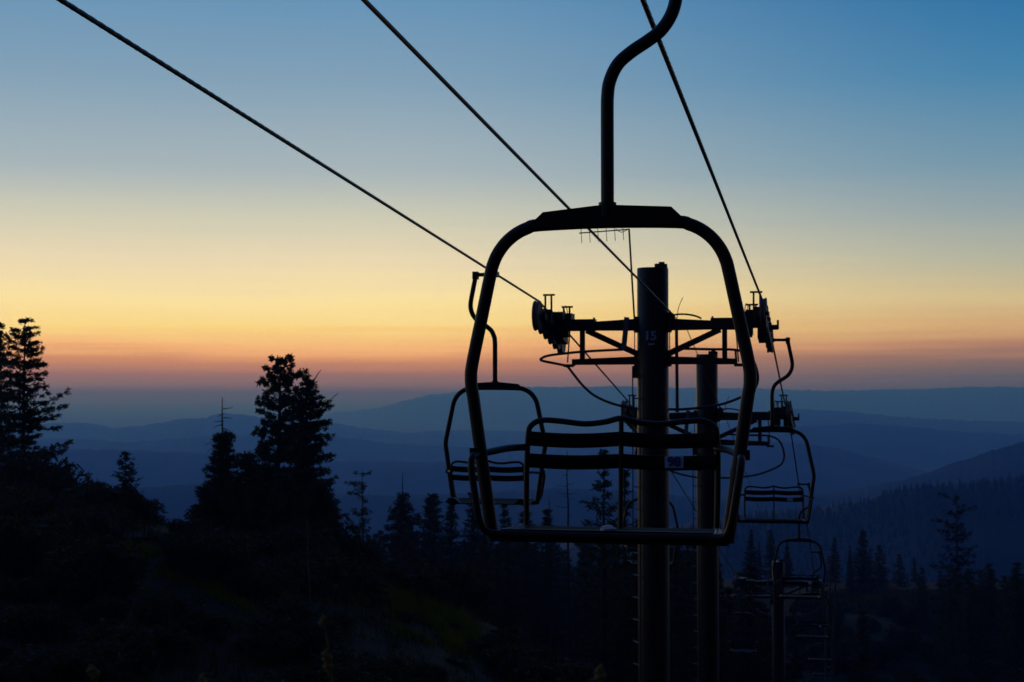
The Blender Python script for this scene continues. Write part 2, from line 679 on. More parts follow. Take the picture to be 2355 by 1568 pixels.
# 1 tall fir on the left edge, with long ragged branches on its right side
D = 60
h = tree_at(56, 733, D)
vt = lambda v: (HV - v) / F * D - (ground((56 - CU) / F * D, D) - 0.15)
t = make_fir('fir_tree', h, [(0, .2, .2), (.05, .55, .5), (.12, .8, .75), (.25, .95, .85), (.40, .9, .95), (.55, 1.1, .7), (.75, 1.2, .9), (1, 1.4, 1.3)],
             11, whorls=38, per=6, leaf=0.12, clumps=12, k=9, droop=0.16, gap=0.28,
             extra=[(vt(950), 0.0, px(104, D), 0.62, .8), (vt(952), 0.25, px(92, D), 0.30, 1.3), (vt(960), -0.2, px(86, D), 0.14, 1.6),
                    (vt(978), 0.1, px(84, D), 0.0, 1.2), (vt(1046), 0.0, px(114, D), 0.36, 1.0), (vt(1048), .15, px(104, D), 0.26, 1.0),
                    (vt(838), 0.1, px(52, D), 0.1, 1.2), (vt(860), -0.1, px(58, D), 0.12, 1.2), (vt(905), 3.0, px(50, D), 0.1, 1.2)])
tag(plant(t, 56, D), 'tall ragged fir with long drooping branches reaching out beside the grassy brow', 'tree')
# 2 its neighbour, cut by the frame
D = 64
t = make_fir('fir_tree', tree_at(-3, 740, D), [(0, .15, .15), (.06, .35, .4), (.15, .5, .55), (.3, .7, .75), (.5, .9, .9), (1, 1.4, 1.2)], 12,
             whorls=46, per=6, leaf=0.12, clumps=12, k=9, droop=.15, gap=.2)
tag(plant(t, -3, D), 'fir tree half cut off by the edge of the picture, behind the tall ragged fir', 'tree')
# 3 small fir above the shrubs
D = 56
t = make_fir('fir_tree', tree_at(291, 1040, D) + 0.3, [(0, .12, .12), (.12, .3, .32), (.3, .46, .5), (.6, .6, .62), (1, .7, .7)], 13,
             whorls=18, per=6, leaf=0.11, clumps=12, k=4, droop=.02, gap=.15)
tag(plant(t, 291, D, z=(HV - 1150) / F * D - 0.9), 'small pointed fir standing alone out of the dark shrubs', 'tree')
t.scale = (1, 1, ((HV - 1040) / F * D - ((HV - 1150) / F * D - 0.9)) / (tree_at(291, 1040, D) + 0.3))
# 4 fir with a dead bare spire
D = 60
h = tree_at(514, 913, D)
fr = lambda v: (v - 913) / F * D / h
t = make_fir('fir_tree', h, [(fr(995), .30, .42), (fr(1015), .5, .5), (fr(1024), .3, .3), (fr(1040), .55, .5), (fr(1100), .75, .62), (fr(1150), 1.1, .8), (fr(1200), 1.0, 1.0), (1, .9, 1.0)],
             14, bare=fr(996), whorls=34, per=7, leaf=0.12, clumps=14, k=8, droop=.1, gap=.1, trunk_r=.11)
rng = random.Random(5)
sp = MB()
for (v, ln, up) in ((940, 22, 4), (952, -14, -6), (960, 20, -2), (968, -22, -2), (976, -26, -8), (985, 16, -8), (1010, -44, -14), (1018, -38, -22)):
    z = (HV - v) / F * D - (ground((514 - CU) / F * D, D) - .15)
    sp.tube(spline([(0, 0, z), (px(ln * .5, D), .05, z + px(up * .3, D)), (px(ln, D), .1, z + px(up, D))], 3), [.022 - .0025 * i for i in range(7)], 4)
sp.build('dead_branch', M_DEADDARK, t)
tag(plant(t, 514, D), 'fir with a bare dead spire above its thick lower crown', 'tree')
# 5 rounded pine and 6 the fir leaning on it
D = 63
t = make_fir('pine_tree', tree_at(640, 822, D), [(0, .45, .4), (.04, .8, .75), (.10, 1.0, 1.0), (.22, 1.15, 1.0), (.35, 1.15, 1.0), (.6, 1.1, 1.1), (1, 1.2, 1.2)], 15,
             whorls=32, per=6, leaf=0.12, clumps=5, k=12, droop=-.05, puff=1.3, gap=.12, leafm=M_PINE, trunk_r=.17)
tag(plant(t, 640, D), 'rounded pine with tufted clumps, taller of the joined pair', 'tree')
D = 60
h = tree_at(706, 846, D)
vt = lambda v: (HV - v) / F * D - (ground((706 - CU) / F * D, D) - .15)
t = make_fir('fir_tree', h, [(0, .05, .03), (.06, .25, .22), (.1, .5, .55), (.2, .8, .85), (.3, .8, .9), (.5, .95, 1.0), (.75, 1.2, 1.4), (1, 1.5, 1.6)], 16,
             bare=.035, whorls=44, per=7, leaf=0.12, clumps=12, k=8, droop=.12, gap=.12,
             extra=[(vt(962), 0.1, px(60, D), .55, 1.0), (vt(975), 0.0, px(50, D), .2, 1.5), (vt(1062), 0.1, px(60, D), .35, 1.5), (vt(1110), -.1, px(62, D), 0.05, 1.5),
                    (vt(1135), .2, px(62, D), 0.1, 1.4), (vt(1160), -.1, px(80, D), -.1, 1.5)])
st = MB()
for (v0, u1, v1) in ((960, 58, -56), (985, 46, -66), (895, -22, -28), (880, 18, -30)):
    a = Vector((px(12, D), .05, vt(v0)))
    st.tube([a, a + Vector((px(u1, D) * .55, .1, px(-v1, D) * .6)), a + Vector((px(u1, D), .15, px(-v1, D)))], [.03, .022, .012], 5)
st.build('dead_branch', M_DEADDARK, t)
tag(plant(t, 706, D), 'narrow fir pressed against the rounded pine, with bare sticks on its outer side', 'tree')
D = 57
t = make_fir('fir_tree', 6.0, [(0, .2, .2), (.15, .5, .5), (.4, .8, .9), (1, 1.2, 1.3)], 17, whorls=34, per=7, leaf=.13, clumps=14, k=8, droop=.05, gap=.1)
tag(plant(t, 568, D, z=(HV - 1042) / F * D - 6.0), 'low dense fir in front of the rounded pine, filling its foot', 'tree')
t.scale = (1.35, 1.35, 1)
for (uu, vv, DD, lab) in ((735, 1108, 56, 'bushy low fir at the outer foot of the narrow fir, beside the open valley'), (610, 1066, 55, 'low fir wedged between the bare-spired fir and the rounded pine'),
                          (478, 1118, 57, 'low fir on the gap side of the bare-spired fir')):
    t2 = dup(t)
    tag(plant(t2, uu, DD, z=(HV - vv) / F * DD - 6.0, rz=uu), lab, 'tree')
    t2.scale = (1.25, 1.25, 1)
t2 = dup(t)
tag(plant(t2, 655, 54, z=(HV - 1090) / F * 54 - 6.0, rz=2), 'bushy low fir hiding the trunk of the narrow fir', 'tree')
# 7 snag with flat tufts
D = 100
h = 16
zb = (HV - 1080) / F * D - h
vt = lambda v: (HV - v) / F * D - zb
t = make_fir('pine_tree', h, [(0, .1, .1), (.06, .2, .15), (.1, .9, .5), (.16, 1.0, .5), (.22, .4, .5), (.3, .6, .9), (.5, 1.6, 1.6), (1, 1.9, 1.9)], 18, bare=.055,
             whorls=26, per=5, leaf=.2, clumps=5, k=5, droop=.05, gap=.3, trunk_r=.15,
             extra=[(vt(1112), 3.1, px(38, D), .1, 2.0), (vt(1130), 3.3, px(36, D), -.05, 2.0), (vt(1090), .1, px(14, D), .4, .1), (vt(1092), 3, px(16, D), .5, .1)])
tag(plant(t, 838, D, z=zb), 'crooked pine with a forked dead tip and flat side tufts', 'tree')
# 8 round fir with a needle-thin spire
D = 104
t = make_fir('fir_tree', 16, [(0, .02, .02), (.09, .12, .12), (.12, .5, .5), (.15, .5, .5), (.2, 1.2, 1.2), (.3, 1.6, 1.6), (.6, 1.9, 1.9), (1, 2.2, 2.2)], 19, bare=.085,
             whorls=38, per=7, leaf=.27, clumps=8, k=5, droop=.05, gap=.1)
tag(plant(t, 925, D, z=(HV - 1086) / F * D - 16), 'broad fir carrying one thin bare spire above a rounded crown', 'tree')
# firs of the middle wood, one model copied
fA = make_fir('fir_tree', 14, [(0, .02, .02), (.05, .18, .18), (.15, .55, .55), (.4, 1.4, 1.4), (1, 2.4, 2.4)], 21, whorls=34, per=7, leaf=.26, clumps=6, k=4, droop=.12, gap=.1)
fB = make_fir('fir_tree', 14, [(0, .02, .02), (.05, .2, .25), (.14, .7, .6), (.4, 1.7, 1.6), (1, 2.7, 2.7)], 22, whorls=30, per=7, leaf=.28, clumps=6, k=4, droop=.2, gap=.2)
fC = make_fir('fir_tree', 14, [(0, .02, .02), (.07, .2, .2), (.2, .55, .6), (.5, 1.3, 1.2), (1, 2.0, 2.0)], 23, whorls=36, per=7, leaf=.25, clumps=7, k=4, droop=.18, gap=.12)
protos = [fA, fB, fC]
used = [0, 0, 0]


def put_fir(i, u, vtop, D, label, group=None, s=1.0, rz=0.0):
    o = protos[i] if not used[i] else dup(protos[i])
    used[i] = 1
    for key in ('label', 'category', 'group'):
        if key in o:
            del o[key]
    plant(o, u, D, z=(HV - vtop) / F * D - 14 * s, rz=rz, s=s)
    vr = random.Random(int(u * 13 + D * 7))
    wd = s * vr.uniform(.8, 1.5)
    o.scale = (wd, wd * vr.uniform(.85, 1.15), s)
    o.rotation_euler = (vr.gauss(0, .018), vr.gauss(0, .018), rz)
    tag(o, label, 'tree', group)
    return o


rng = random.Random(77)
mid = [(984, 1142, 120, 'slim fir beside the broad spired fir, just inside the gap'),
       (1013, 1132, 122, 'tall slim fir, peak of a row of three beside the empty chair'),
       (1041, 1145, 118, 'fir touching the outer bail of the empty downhill chair'),
       (1081, 1131, 116, 'fir seen under the backrest of the downhill chair, near its bail'),
       (1166, 1152, 114, 'fir seen straight below the middle of the downhill chair'),
       (1216, 1172, 116, 'low fir showing between the downhill chair and the big chair backrest'),
       (1262, 1168, 112, 'small fir beneath the thin dead snag')]
for j, (u, v, D, lab) in enumerate(mid):
    put_fir((j * 2 + 2) % 3, u, v, D, lab, s=rng.uniform(.95, 1.1), rz=rng.uniform(0, 6))
# dead trees behind the big chair
D = 74
t = make_fir('dead_tree', 11, [(0, .1, .1), (.05, .25, .22), (.2, .55, .55), (.4, .8, .7), (.6, .6, .6), (1, .3, .3)], 31, whorls=20, per=4, dead=True, droop=.25, gap=.2, trunk_r=.11)
tag(plant(t, 1308, D, z=(HV - 1036) / F * D - 11), 'bare dead tree seen through the big chair backrest', 'tree')
D = 80
t = make_fir('dead_tree', 9, [(0, .1, .1), (.1, .25, .22), (.3, .4, .4), (1, .3, .3)], 32, whorls=14, per=4, dead=True, droop=.25, gap=.2, trunk_r=.08)
tag(plant(t, 1265, D, z=(HV - 1138) / F * D - 9), 'short dead snag beside the taller bare tree', 'tree')
D = 76
t = make_fir('fir_tree', 12, [(0, .03, .03), (.08, .15, .15), (.13, .4, .35), (.2, 1.0, .7), (.28, 1.6, 1.2), (.5, 1.8, 1.7), (1, 2, 2)], 33, whorls=30, per=5, leaf=.22, clumps=6, k=5, droop=0.0, gap=.3)
tag(plant(t, 1387, D, z=(HV - 1032) / F * D - 12), 'spreading fir behind the big chair, beside the numbered tower', 'tree')
t = dup(t)
tag(plant(t, 1436, 80, z=(HV - 1078) / F * 80 - 12, rz=2.4), 'fir half hidden by the numbered tower, behind the spreading fir', 'tree')
# right-hand middle wood on the bench
benchl = [(1719, 1214), (1748, 1230), (1765, 1212), (1806, 1232), (1911, 1228), (1942, 1232), (1982, 1222), (2024, 1245), (2066, 1262), (2100, 1280)]
blab = ['fir under the far chair seat, beside the big chair bail', 'short fir second along from the big chair bail', 'pointed fir below the seat of the far chair',
        'fir behind the hanger of the dim lower chair', 'slim fir just past the dim lower chair bail', 'thin fir between the dim chair and the stout bench firs',
        'stout tall fir standing on the pale grassy bench', 'second stout fir on the grassy bench', 'low dark fir at the far end of the grassy bench', 'small fir between the bench firs and the crooked pine']
for j, ((u, v), lab) in enumerate(zip(benchl, blab)):
    put_fir((0, 2, 1, 0, 1, 2, 0, 1, 1, 0)[j], u + (3, -5, 6, 0, 2, 8, 0, -6, 4, 0)[j], v + (0, 14, 4, 10, 8, 22, -4, 6, 10, 0)[j], 184 + 9 * (j % 5), lab, s=(.55, .5, .62, .6, .7, .55, .95, .8, .7, .6)[j], rz=j * 1.3)
# big crooked pine low on the right
D = 140
zb = (HV - 1128) / F * D - 15
vt = lambda v: (HV - v) / F * D - zb
t = make_fir('pine_tree', 15, [(0, .5, .1), (.04, .3, .2), (.14, 1.2, 1.4), (.2, 1.6, 1.2), (.3, 1.8, 1.6), (.45, 2.6, 2.6), (.8, 3, 3), (1, 2.8, 2.8)], 41, bare=.03, whorls=22, per=4,
             leaf=.3, clumps=3, k=5, droop=.02, gap=.3, leafm=M_FARFIR,
             extra=[(vt(1150), 2.8, px(40, D), .45, 1.0), (vt(1180), .2, px(48, D), .3, 1.2), (vt(1205), 3.2, px(55, D), .2, 1.2)])
tag(plant(t, 2196, D, z=zb), 'crooked open-topped pine alone in front of the wooded ridge', 'tree')
# unlit firs filling the slope below
rng = random.Random(99)
for j in range(150):
    u = rng.uniform(760, 1720) if j < 95 else rng.uniform(430, 2420)
    D = rng.uniform(75, 170)
    v = rng.triangular(1195, 1320, 1250) if u < 1650 else rng.uniform(1290, 1400)
    if 1880 < u < 2140:
        v += 90
    s = rng.uniform(.5, 1.05)
    put_fir(j % 3, u, v, D, 'unlit fir in the black wood covering the slope under the lift', 'unlit firs on the slope under the lift', s=s, rz=rng.uniform(0, 6))


rng = random.Random(55)
for j in range(26):
    u = rng.uniform(2085, 2420)
    D = rng.uniform(110, 175)
    put_fir((1, 0, 1)[j % 3], u, rng.uniform(1290, 1370), D, 'dark fir crowding round the foot of the crooked pine', 'firs round the crooked pine', s=rng.uniform(.5, .85), rz=rng.uniform(0, 6))


# ------------------------------------------------------------------ shrubs
def make_bush(name, w, h, seed, leaf=.17, n=700):
    rng = random.Random(seed)
    st, lv = MB(), MB()
    for i in range(9):
        a = rng.uniform(0, 6.28)
        e = Vector((math.cos(a) * w * rng.uniform(.1, .6), math.sin(a) * w * rng.uniform(.1, .6), h * rng.uniform(.5, .95)))
        st.tube(spline([(0, 0, 0), e * .45 + Vector((0, 0, h * .12)), e], 4), [.035 - .003 * q for q in range(9)], 4)
    lob = [(Vector((rng.uniform(-.6, .6) * w, rng.uniform(-.6, .6) * w, h * rng.uniform(.25, .7))), rng.uniform(.3, .5)) for _ in range(9)]
    for i in range(n):
        c, q = lob[i % 9]
        d = rdir(rng)
        p = c + Vector((d.x * w * q, d.y * w * q, d.z * h * q * .8)) * rng.uniform(.5, 1.05) ** .5
        if p.z > .02:
            tuft(lv, p, leaf, rng, 4)
    root = empty(name)
    st.build('stem', M_BARK, root)
    lv.build('leaves', M_BUSH, root, smooth=False)
    return root


bA, bB = make_bush('shrub', 1.25, 1.9, 3), make_bush('shrub', 1.5, 1.6, 4)
bp, bu = [bA, bB], [0, 0]
# (u, v of top, D, scale)
bushes = [(40, 1035, 55, 1.5), (100, 1068, 54, 1.25), (150, 1075, 55, 1.1), (190, 1108, 53, 1.1), (228, 1142, 52, 1.0), (262, 1120, 55, .9), (300, 1118, 55, .9), (322, 1150, 54, .75),
          (20, 1110, 48, 1.5), (75, 1150, 47, 1.4), (140, 1160, 48, 1.3), (200, 1185, 47, 1.1), (255, 1185, 49, 1.0), (300, 1190, 50, .8),
          (430, 1195, 56, .9), (470, 1185, 56, 1.1), (455, 1230, 52, 1.0), (520, 1215, 52, 1.2), (590, 1210, 51, 1.3), (660, 1200, 51, 1.3), (730, 1190, 55, 1.3), (790, 1215, 56, 1.2),
          (560, 1290, 46, 1.3), (640, 1290, 45, 1.3), (720, 1280, 46, 1.3), (800, 1285, 48, 1.2), (880, 1290, 52, 1.1), (480, 1290, 46, 1.2), (960, 1290, 56, 1.2), (1050, 1290, 60, 1.2)]
blabels = {0: 'tall rounded shrub at the foot of the ragged fir', 5: 'shrub wrapping the base of the small pointed fir', 7: 'outermost shrub on the brow before the open gap',
           14: 'shrub at the foot of the bare-spired fir, on the gap side'}
for j, (u, v, D, s) in enumerate(bushes):
    i = j % 2
    o = bp[i] if not bu[i] else dup(bp[i])
    bu[i] = 1
    for key in ('label', 'group'):
        if key in o:
            del o[key]
    hh = (1.9, 1.6)[i] * s
    plant(o, u, D, z=(HV - v) / F * D - hh, rz=j * 1.7, s=s)
    if j in blabels:
        tag(o, blabels[j], 'shrub', 'shrubs on the near slope')
    elif j < 14:
        tag(o, 'dark round shrub in the mass below the ragged fir and small fir', 'shrub', 'shrubs below the ragged fir')
    else:
        tag(o, 'dark shrub in the thicket at the foot of the paired pine and fir', 'shrub', 'shrubs below the paired trees')

rng = random.Random(61)
for j in range(110):
    D = rng.uniform(20, 50)
    u = rng.uniform(-60, 1300)
    if 290 < u < 430 and D > 40:
        continue
    x = (u - CU) / F * D
    s = rng.uniform(.25, .62) if D < 36 else rng.uniform(.35, .85)
    if 820 < u < 1130 and D > 36:
        s *= .35
    o = dup(bp[j % 2])
    for key in ('label', 'group'):
        if key in o:
            del o[key]
    plant(o, u, D, rz=rng.uniform(0, 6), s=s)
    o.scale = (s * rng.uniform(.9, 1.5), s * rng.uniform(.9, 1.5), s)
    tag(o, 'low black brush scattered over the unlit near slope', 'shrub', 'low brush on the near slope')

for j in range(95):
    D = rng.uniform(75, 172)
    u = rng.uniform(1790, 2300)
    s = rng.uniform(.7, 1.5)
    o = dup(bp[j % 2])
    for key in ('label', 'group'):
        if key in o:
            del o[key]
    plant(o, u, D, rz=rng.uniform(0, 6), s=s)
    tag(o, 'dark brush on the bench below the pale grassy hump', 'shrub', 'brush below the grassy hump')

# pale dead stem in the dark slope
D = 40
sm = MB()
b = P(712, 1392, D)
pts = [P(713, 1395, D), P(711, 1340, D), P(707, 1290, D), P(708, 1240, D), P(706, 1192, D)]
sm.tube(spline(pts, 4), [.028 - .001 * i for i in range(17)], 6)
for (u0, v0, u1, v1) in ((709, 1330, 690, 1318), (707, 1282, 722, 1262)):
    sm.tube([P(u0, v0, D), P((u0 + u1) / 2, (v0 + v1) / 2 - 2, D - .1), P(u1, v1, D - .15)], [.012, .009, .004], 5)
g0 = pts[0]
sm.tube([g0, Vector((g0.x + .05, g0.y, ground(g0.x, g0.y) - .1))], .028, 6)
tag(sm.build('dead_tree', M_DEAD), 'pale bare stem standing upright among the black shrubs', 'dead tree')
sm = MB()
sm.tube(spline([P(676, 1414, 38), P(700, 1436, 38), P(728, 1448, 38.5), P(752, 1449, 39)], 4), [.02 - .001 * i for i in range(13)], 5)
tag(sm.build('fallen_branch', M_DEAD), 'thin pale fallen branch lying under the bare stem', 'branch')
# two pale snags beyond the lift line
for (u0, v0, u1, v1, lab) in ((1910, 1278, 1898, 1468, 'pale leaning snag pole beside the dim lower chair, on its chair side'), (1921, 1276, 1914, 1490, 'pale leaning snag pole furthest out from the dim lower chair')):
    sm = MB()
    a, c = P(u1, v1, 66), P(u0, v0, 66)
    sm.tube([Vector((a.x, a.y, ground(a.x, a.y) - .2)), a, a.lerp(c, .5) + Vector((.05, 0, 0)), c], [.07, .06, .05, .03], 6)
    for q in (.45, .7, .9):
        p = a.lerp(c, q)
        sm.tube([p, p + Vector((.25 if q > .6 else -.22, -.1, .12))], [.02, .006], 4)
    tag(sm.build('dead_tree', M_DEAD), lab, 'dead tree')

# ------------------------------------------------------------------ grass
rng = random.Random(8)
gm = MB()


def blade(x, y, hgt, w):
    z = ground(x, y) - .02
    a = rng.uniform(0, 6.28)
    ax = Vector((math.cos(a) * w, math.sin(a) * w, 0))
    ln = Vector((rng.uniform(-.3, .3), rng.uniform(-.3, .3), 1)) * hgt
    c = Vector((x, y, z))
    base = len(gm.v)
    gm.v.extend([c - ax, c + ax, c + ln])
    gm.f.append((base, base + 1, base + 2))


for i in range(5200):
    y = 18 + 50 * rng.random() ** 1.1
    x = (rng.uniform(-100, 1750) - CU) / F * y
    big = rng.random()
    hh = .10 + .38 * big * big
    for q in range(9):
        blade(x + rng.gauss(0, .10), y + rng.gauss(0, .10), hh * rng.uniform(.5, 1.2), rng.uniform(.006, .016))
for i in range(9000):
    y = rng.uniform(165, 200)
    x = (rng.uniform(1850, 2200) - CU) / F * y
    blade(x, y, rng.uniform(.2, .5), rng.uniform(.03, .08))
tag(gm.build('grass', M_GRASS, smooth=False), 'dim summer grass on the slope', 'grass', kind='stuff')
gm = MB()
for i in range(30000):                                       # knoll under the lift, its catch of light painted in the blade colour
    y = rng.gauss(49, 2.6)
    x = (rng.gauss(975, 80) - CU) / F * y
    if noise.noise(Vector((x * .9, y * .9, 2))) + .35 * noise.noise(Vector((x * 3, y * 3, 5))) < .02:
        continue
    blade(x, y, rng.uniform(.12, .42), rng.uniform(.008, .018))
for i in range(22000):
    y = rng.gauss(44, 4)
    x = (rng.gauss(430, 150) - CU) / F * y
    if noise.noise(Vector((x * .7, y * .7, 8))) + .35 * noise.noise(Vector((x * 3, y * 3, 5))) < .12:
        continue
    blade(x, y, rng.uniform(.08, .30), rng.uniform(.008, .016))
tag(gm.build('glow_painted_grass', M_GLOW_GRASS, smooth=False), 'olive green grass patches with the sky glow painted into their colour', 'grass', kind='stuff')

# dry weeds right in front of the camera
weeds = [(742, 1408, 768, 1700, 2.6, 'tall bent dry weed with two pale seed clumps, tallest of the blurred stalks', ((.03, .12), (.28, .50))),
         (466, 1548, 470, 1720, 2.3, 'short dry weed tip at the bottom edge between the tall weed and the dark corner', ((0, .35),)),
         (213, 1528, 230, 1720, 2.4, 'thin reddish weed tip low in the dark corner', ((0, .18),)),
         (1380, 1528, 1384, 1720, 2.5, 'dry weed tip under the big chair at the bottom edge', ((0, .22),))]
for (u, v, u2, v2, D, lab, heads) in weeds:
    root = empty('dry_weed')
    top, low = P(u, v, D), P(u2, v2, D)
    g = Vector((low.x + .03, D, ground(low.x + .03, D) - .03))
    root.location = g
    st = MB()
    pts = spline([Vector((0, 0, 0)), (low - g) * .5 + Vector((.03, 0, 0)), low - g, (low - g).lerp(top - g, .5) + Vector((.006, 0, 0)), top - g], 8)
    st.tube(pts, [.0038 - .00008 * i for i in range(len(pts))], 6)
    st.build('stalk', M_WEED, root)
    rr = random.Random(int(u))
    a, b = top - g, low - g
    for (f0, f1) in heads:
        hd = MB()
        seg = [a.lerp(b, f0 + (f1 - f0) * i / 11.0) + Vector((rr.uniform(-1, 1), rr.uniform(-1, 1), 0)) * .0035 for i in range(12)]
        hd.tube(seg, [max(.0025, .0085 * math.sin(math.pi * (i + .5) / 12.0) * rr.uniform(.6, 1.25)) for i in range(12)], 9)
        hd.build('seed_head', M_WEED, root, smooth=False)
    tag(root, lab, 'weed')


# ------------------------------------------------------------------ wooded ridge: far trees
def far_fir(m, p, h, w, rng):
    """small jagged conifer: stacked ragged skirts"""
    m.tube([p, p + Vector((0, 0, h * .9))], [h * .02, h * .006], 3, cap=False)
    for k in range(5):
        f = k / 5.0
        z0, z1 = p.z + h * (.10 + .82 * f), p.z + h * (.36 + .68 * f)
        rr = w * (1 - f) ** .8 + w * .06
        base = len(m.v)
        a0 = rng.uniform(0, 6)
        for q in range(7):
            a = a0 + 6.283 * q / 7
            s = rr * rng.uniform(.65, 1.15)
            m.v.append(Vector((p.x + math.cos(a) * s, p.y + math.sin(a) * s, z0 + rng.uniform(-.06, .05) * h)))
        m.v.append(Vector((p.x, p.y, min(z1, p.z + h))))
        for q in range(7):
            m.f.append((base + q, base + (q + 1) % 7, base + 7))


rng = random.Random(123)
wm = MB()
cnt = 0
while cnt < 3600:
    u = rng.uniform(1480, 2700)
    rd = rng.uniform(560, 1040)
    z = far_height(u, rd)
    wm_p = Vector(((u - CU) / F * rd, rd, z - 1))
    if noise.noise(Vector((wm_p.x * .006, wm_p.y * .006, 4))) > .25:
        continue
    hh = rng.uniform(5, 9)
    far_fir(wm, wm_p, hh, hh * .2, rng)
    cnt += 1
tag(wm.build('far_wood', M_FARFIR, smooth=False), 'dark wood covering the near face of the ridge', 'wood', kind='stuff')
ridge_protos = []
for j in range(3):
    m = MB()
    far_fir(m, Vector((0, 0, 0)), 8, (1.5, 1.9, 1.3)[j], rng)
    ridge_protos.append(m.build('ridge_fir', M_FARFIR, smooth=False))
ru = [0, 0, 0]
for j in range(120):
    u = 1690 + (2420 - 1690) * (j + rng.uniform(-.45, .45)) / 120.0
    if rng.random() < .12:
        continue
    i = rng.randrange(3)
    o = ridge_protos[i] if not ru[i] else ridge_protos[i].copy()
    if ru[i]:
        COL.objects.link(o)
    ru[i] = 1
    rd = 1050 + rng.uniform(-25, 10)
    s = rng.choice((.45, .6, .7, .8, 1.0))
    o.location = ((u - CU) / F * rd, rd, far_height(u, rd) - 1.2)
    o.scale = (s, s, s)
    tag(o, 'tiny fir on the skyline of the wooded ridge', 'tree', 'firs along the ridge skyline')
for i in range(3):
    if not ru[i]:
        bpy.data.objects.remove(ridge_protos[i])

# ------------------------------------------------------------------ ropes
VL = P(1925, 1125, 1.0)          # downhill direction of the first span, per metre ahead
VM = P(1925, 1108, 1.0)
LA, RA, MA = P(1238, 692, 24.3), P(1752, 689, 23.65), P(1542, 718, 24.85)


def strand_rope(path, r, lay=0.16, step=0.022, name='haul_rope', coarse_after=14.0):
    """six-strand wire rope along a polyline; strands are modelled on the near stretch"""
    m = MB()
    dense = []
    for a, b in zip(path, path[1:]):
        ln = (b - a).length
        st = step if a.y < coarse_after else 0.6
        n = max(1, int(ln / st))
        for i in range(n):
            dense.append(a.lerp(b, i / n))
    dense.append(path[-1])
    segs = 18
    s = 0.0
    prev = dense[0]
    for i, p in enumerate(dense):
        t = (dense[min(i + 1, len(dense) - 1)] - dense[max(i - 1, 0)]).normalized()
        s += (p - prev).length
        prev = p
        nx = t.cross(Vector((0, 0, 1))).normalized()
        nb = t.cross(nx)
        tw = 2 * math.pi * s / lay
        for k in range(segs):
            an = 2 * math.pi * k / segs
            ph = 6 * (an - tw / 1.0)
            rr = r * (1.0 + 0.13 * math.cos(ph)) if p.y < coarse_after else r
            m.v.append(p + (nx * math.cos(an) + nb * math.sin(an)) * rr)
    for i in range(len(dense) - 1):
        for k in range(segs):
            k2 = (k + 1) % segs
            m.f.append((i * segs + k, i * segs + k2, (i + 1) * segs + k2, (i + 1) * segs + k))
    return m.build(name, M_ROPE)


def pre(A, back):
    return A - (VL if A is not MA else VM) * back


G_FRONT = pre(RA, 23.65 - 7.65) + Vector((0, 0, -.005))
G_LEFT = pre(LA, 24.3 - 21.2)
G_2 = P(1774, 780, 26.6)
G_F = P(1494, 1004, 38.6)
G_3 = P(1836, 1112, 42.8)
G_A = P(1866, 1268, 57)
G_B = P(1884, 1359, 71)
G_C = P(1892, 1414, 82)
G_D = P(1708, 1328, 67)
G_E = P(1753, 1402, 90)
left_path = [pre(LA, 27), pre(LA, 22), pre(LA, 17), pre(LA, 10), LA, P(1300, 759, 26.5), P(1441, 919, 33.7), P(1466, 956, 35.6), G_F, P(1680, 1303, 63), P(1690, 1322, 65.2), G_D, G_E, P(1772, 1440, 110)]
right_path = [pre(RA, 27), pre(RA, 20), G_FRONT, pre(RA, 10), RA, P(1767, 755, 25.9), G_2, P(1803, 922, 33.0), P(1814, 965, 35.0), G_3, G_A, P(1869, 1302, 62), P(1877, 1335, 64.4), G_B, G_C, P(1900, 1462, 105)]
tag(strand_rope(left_path, .0165), 'haul rope running down to the tower on the side of the downhill chair', 'cable')
tag(strand_rope(right_path, .0165), 'haul rope carrying the big empty chair down past the tower', 'cable')
mm = MB()
mid_path = [pre(MA, 28), pre(MA, 18), pre(MA, 9), MA, P(1579, 757, 26.2), P(1652, 928, 33.9), P(1671, 967, 35.5), P(1711, 1078, 42), P(1738, 1153, 48), P(1781, 1270, 58), P(1797, 1312, 64.6)]
mm.tube(mid_path[:4], .0150, 8)
mm.tube(mid_path[3:], .0075, 8)
tag(mm.build('signal_cable', M_ROPE), 'thinner middle cable clamped to the top of the tower crossarm', 'cable')


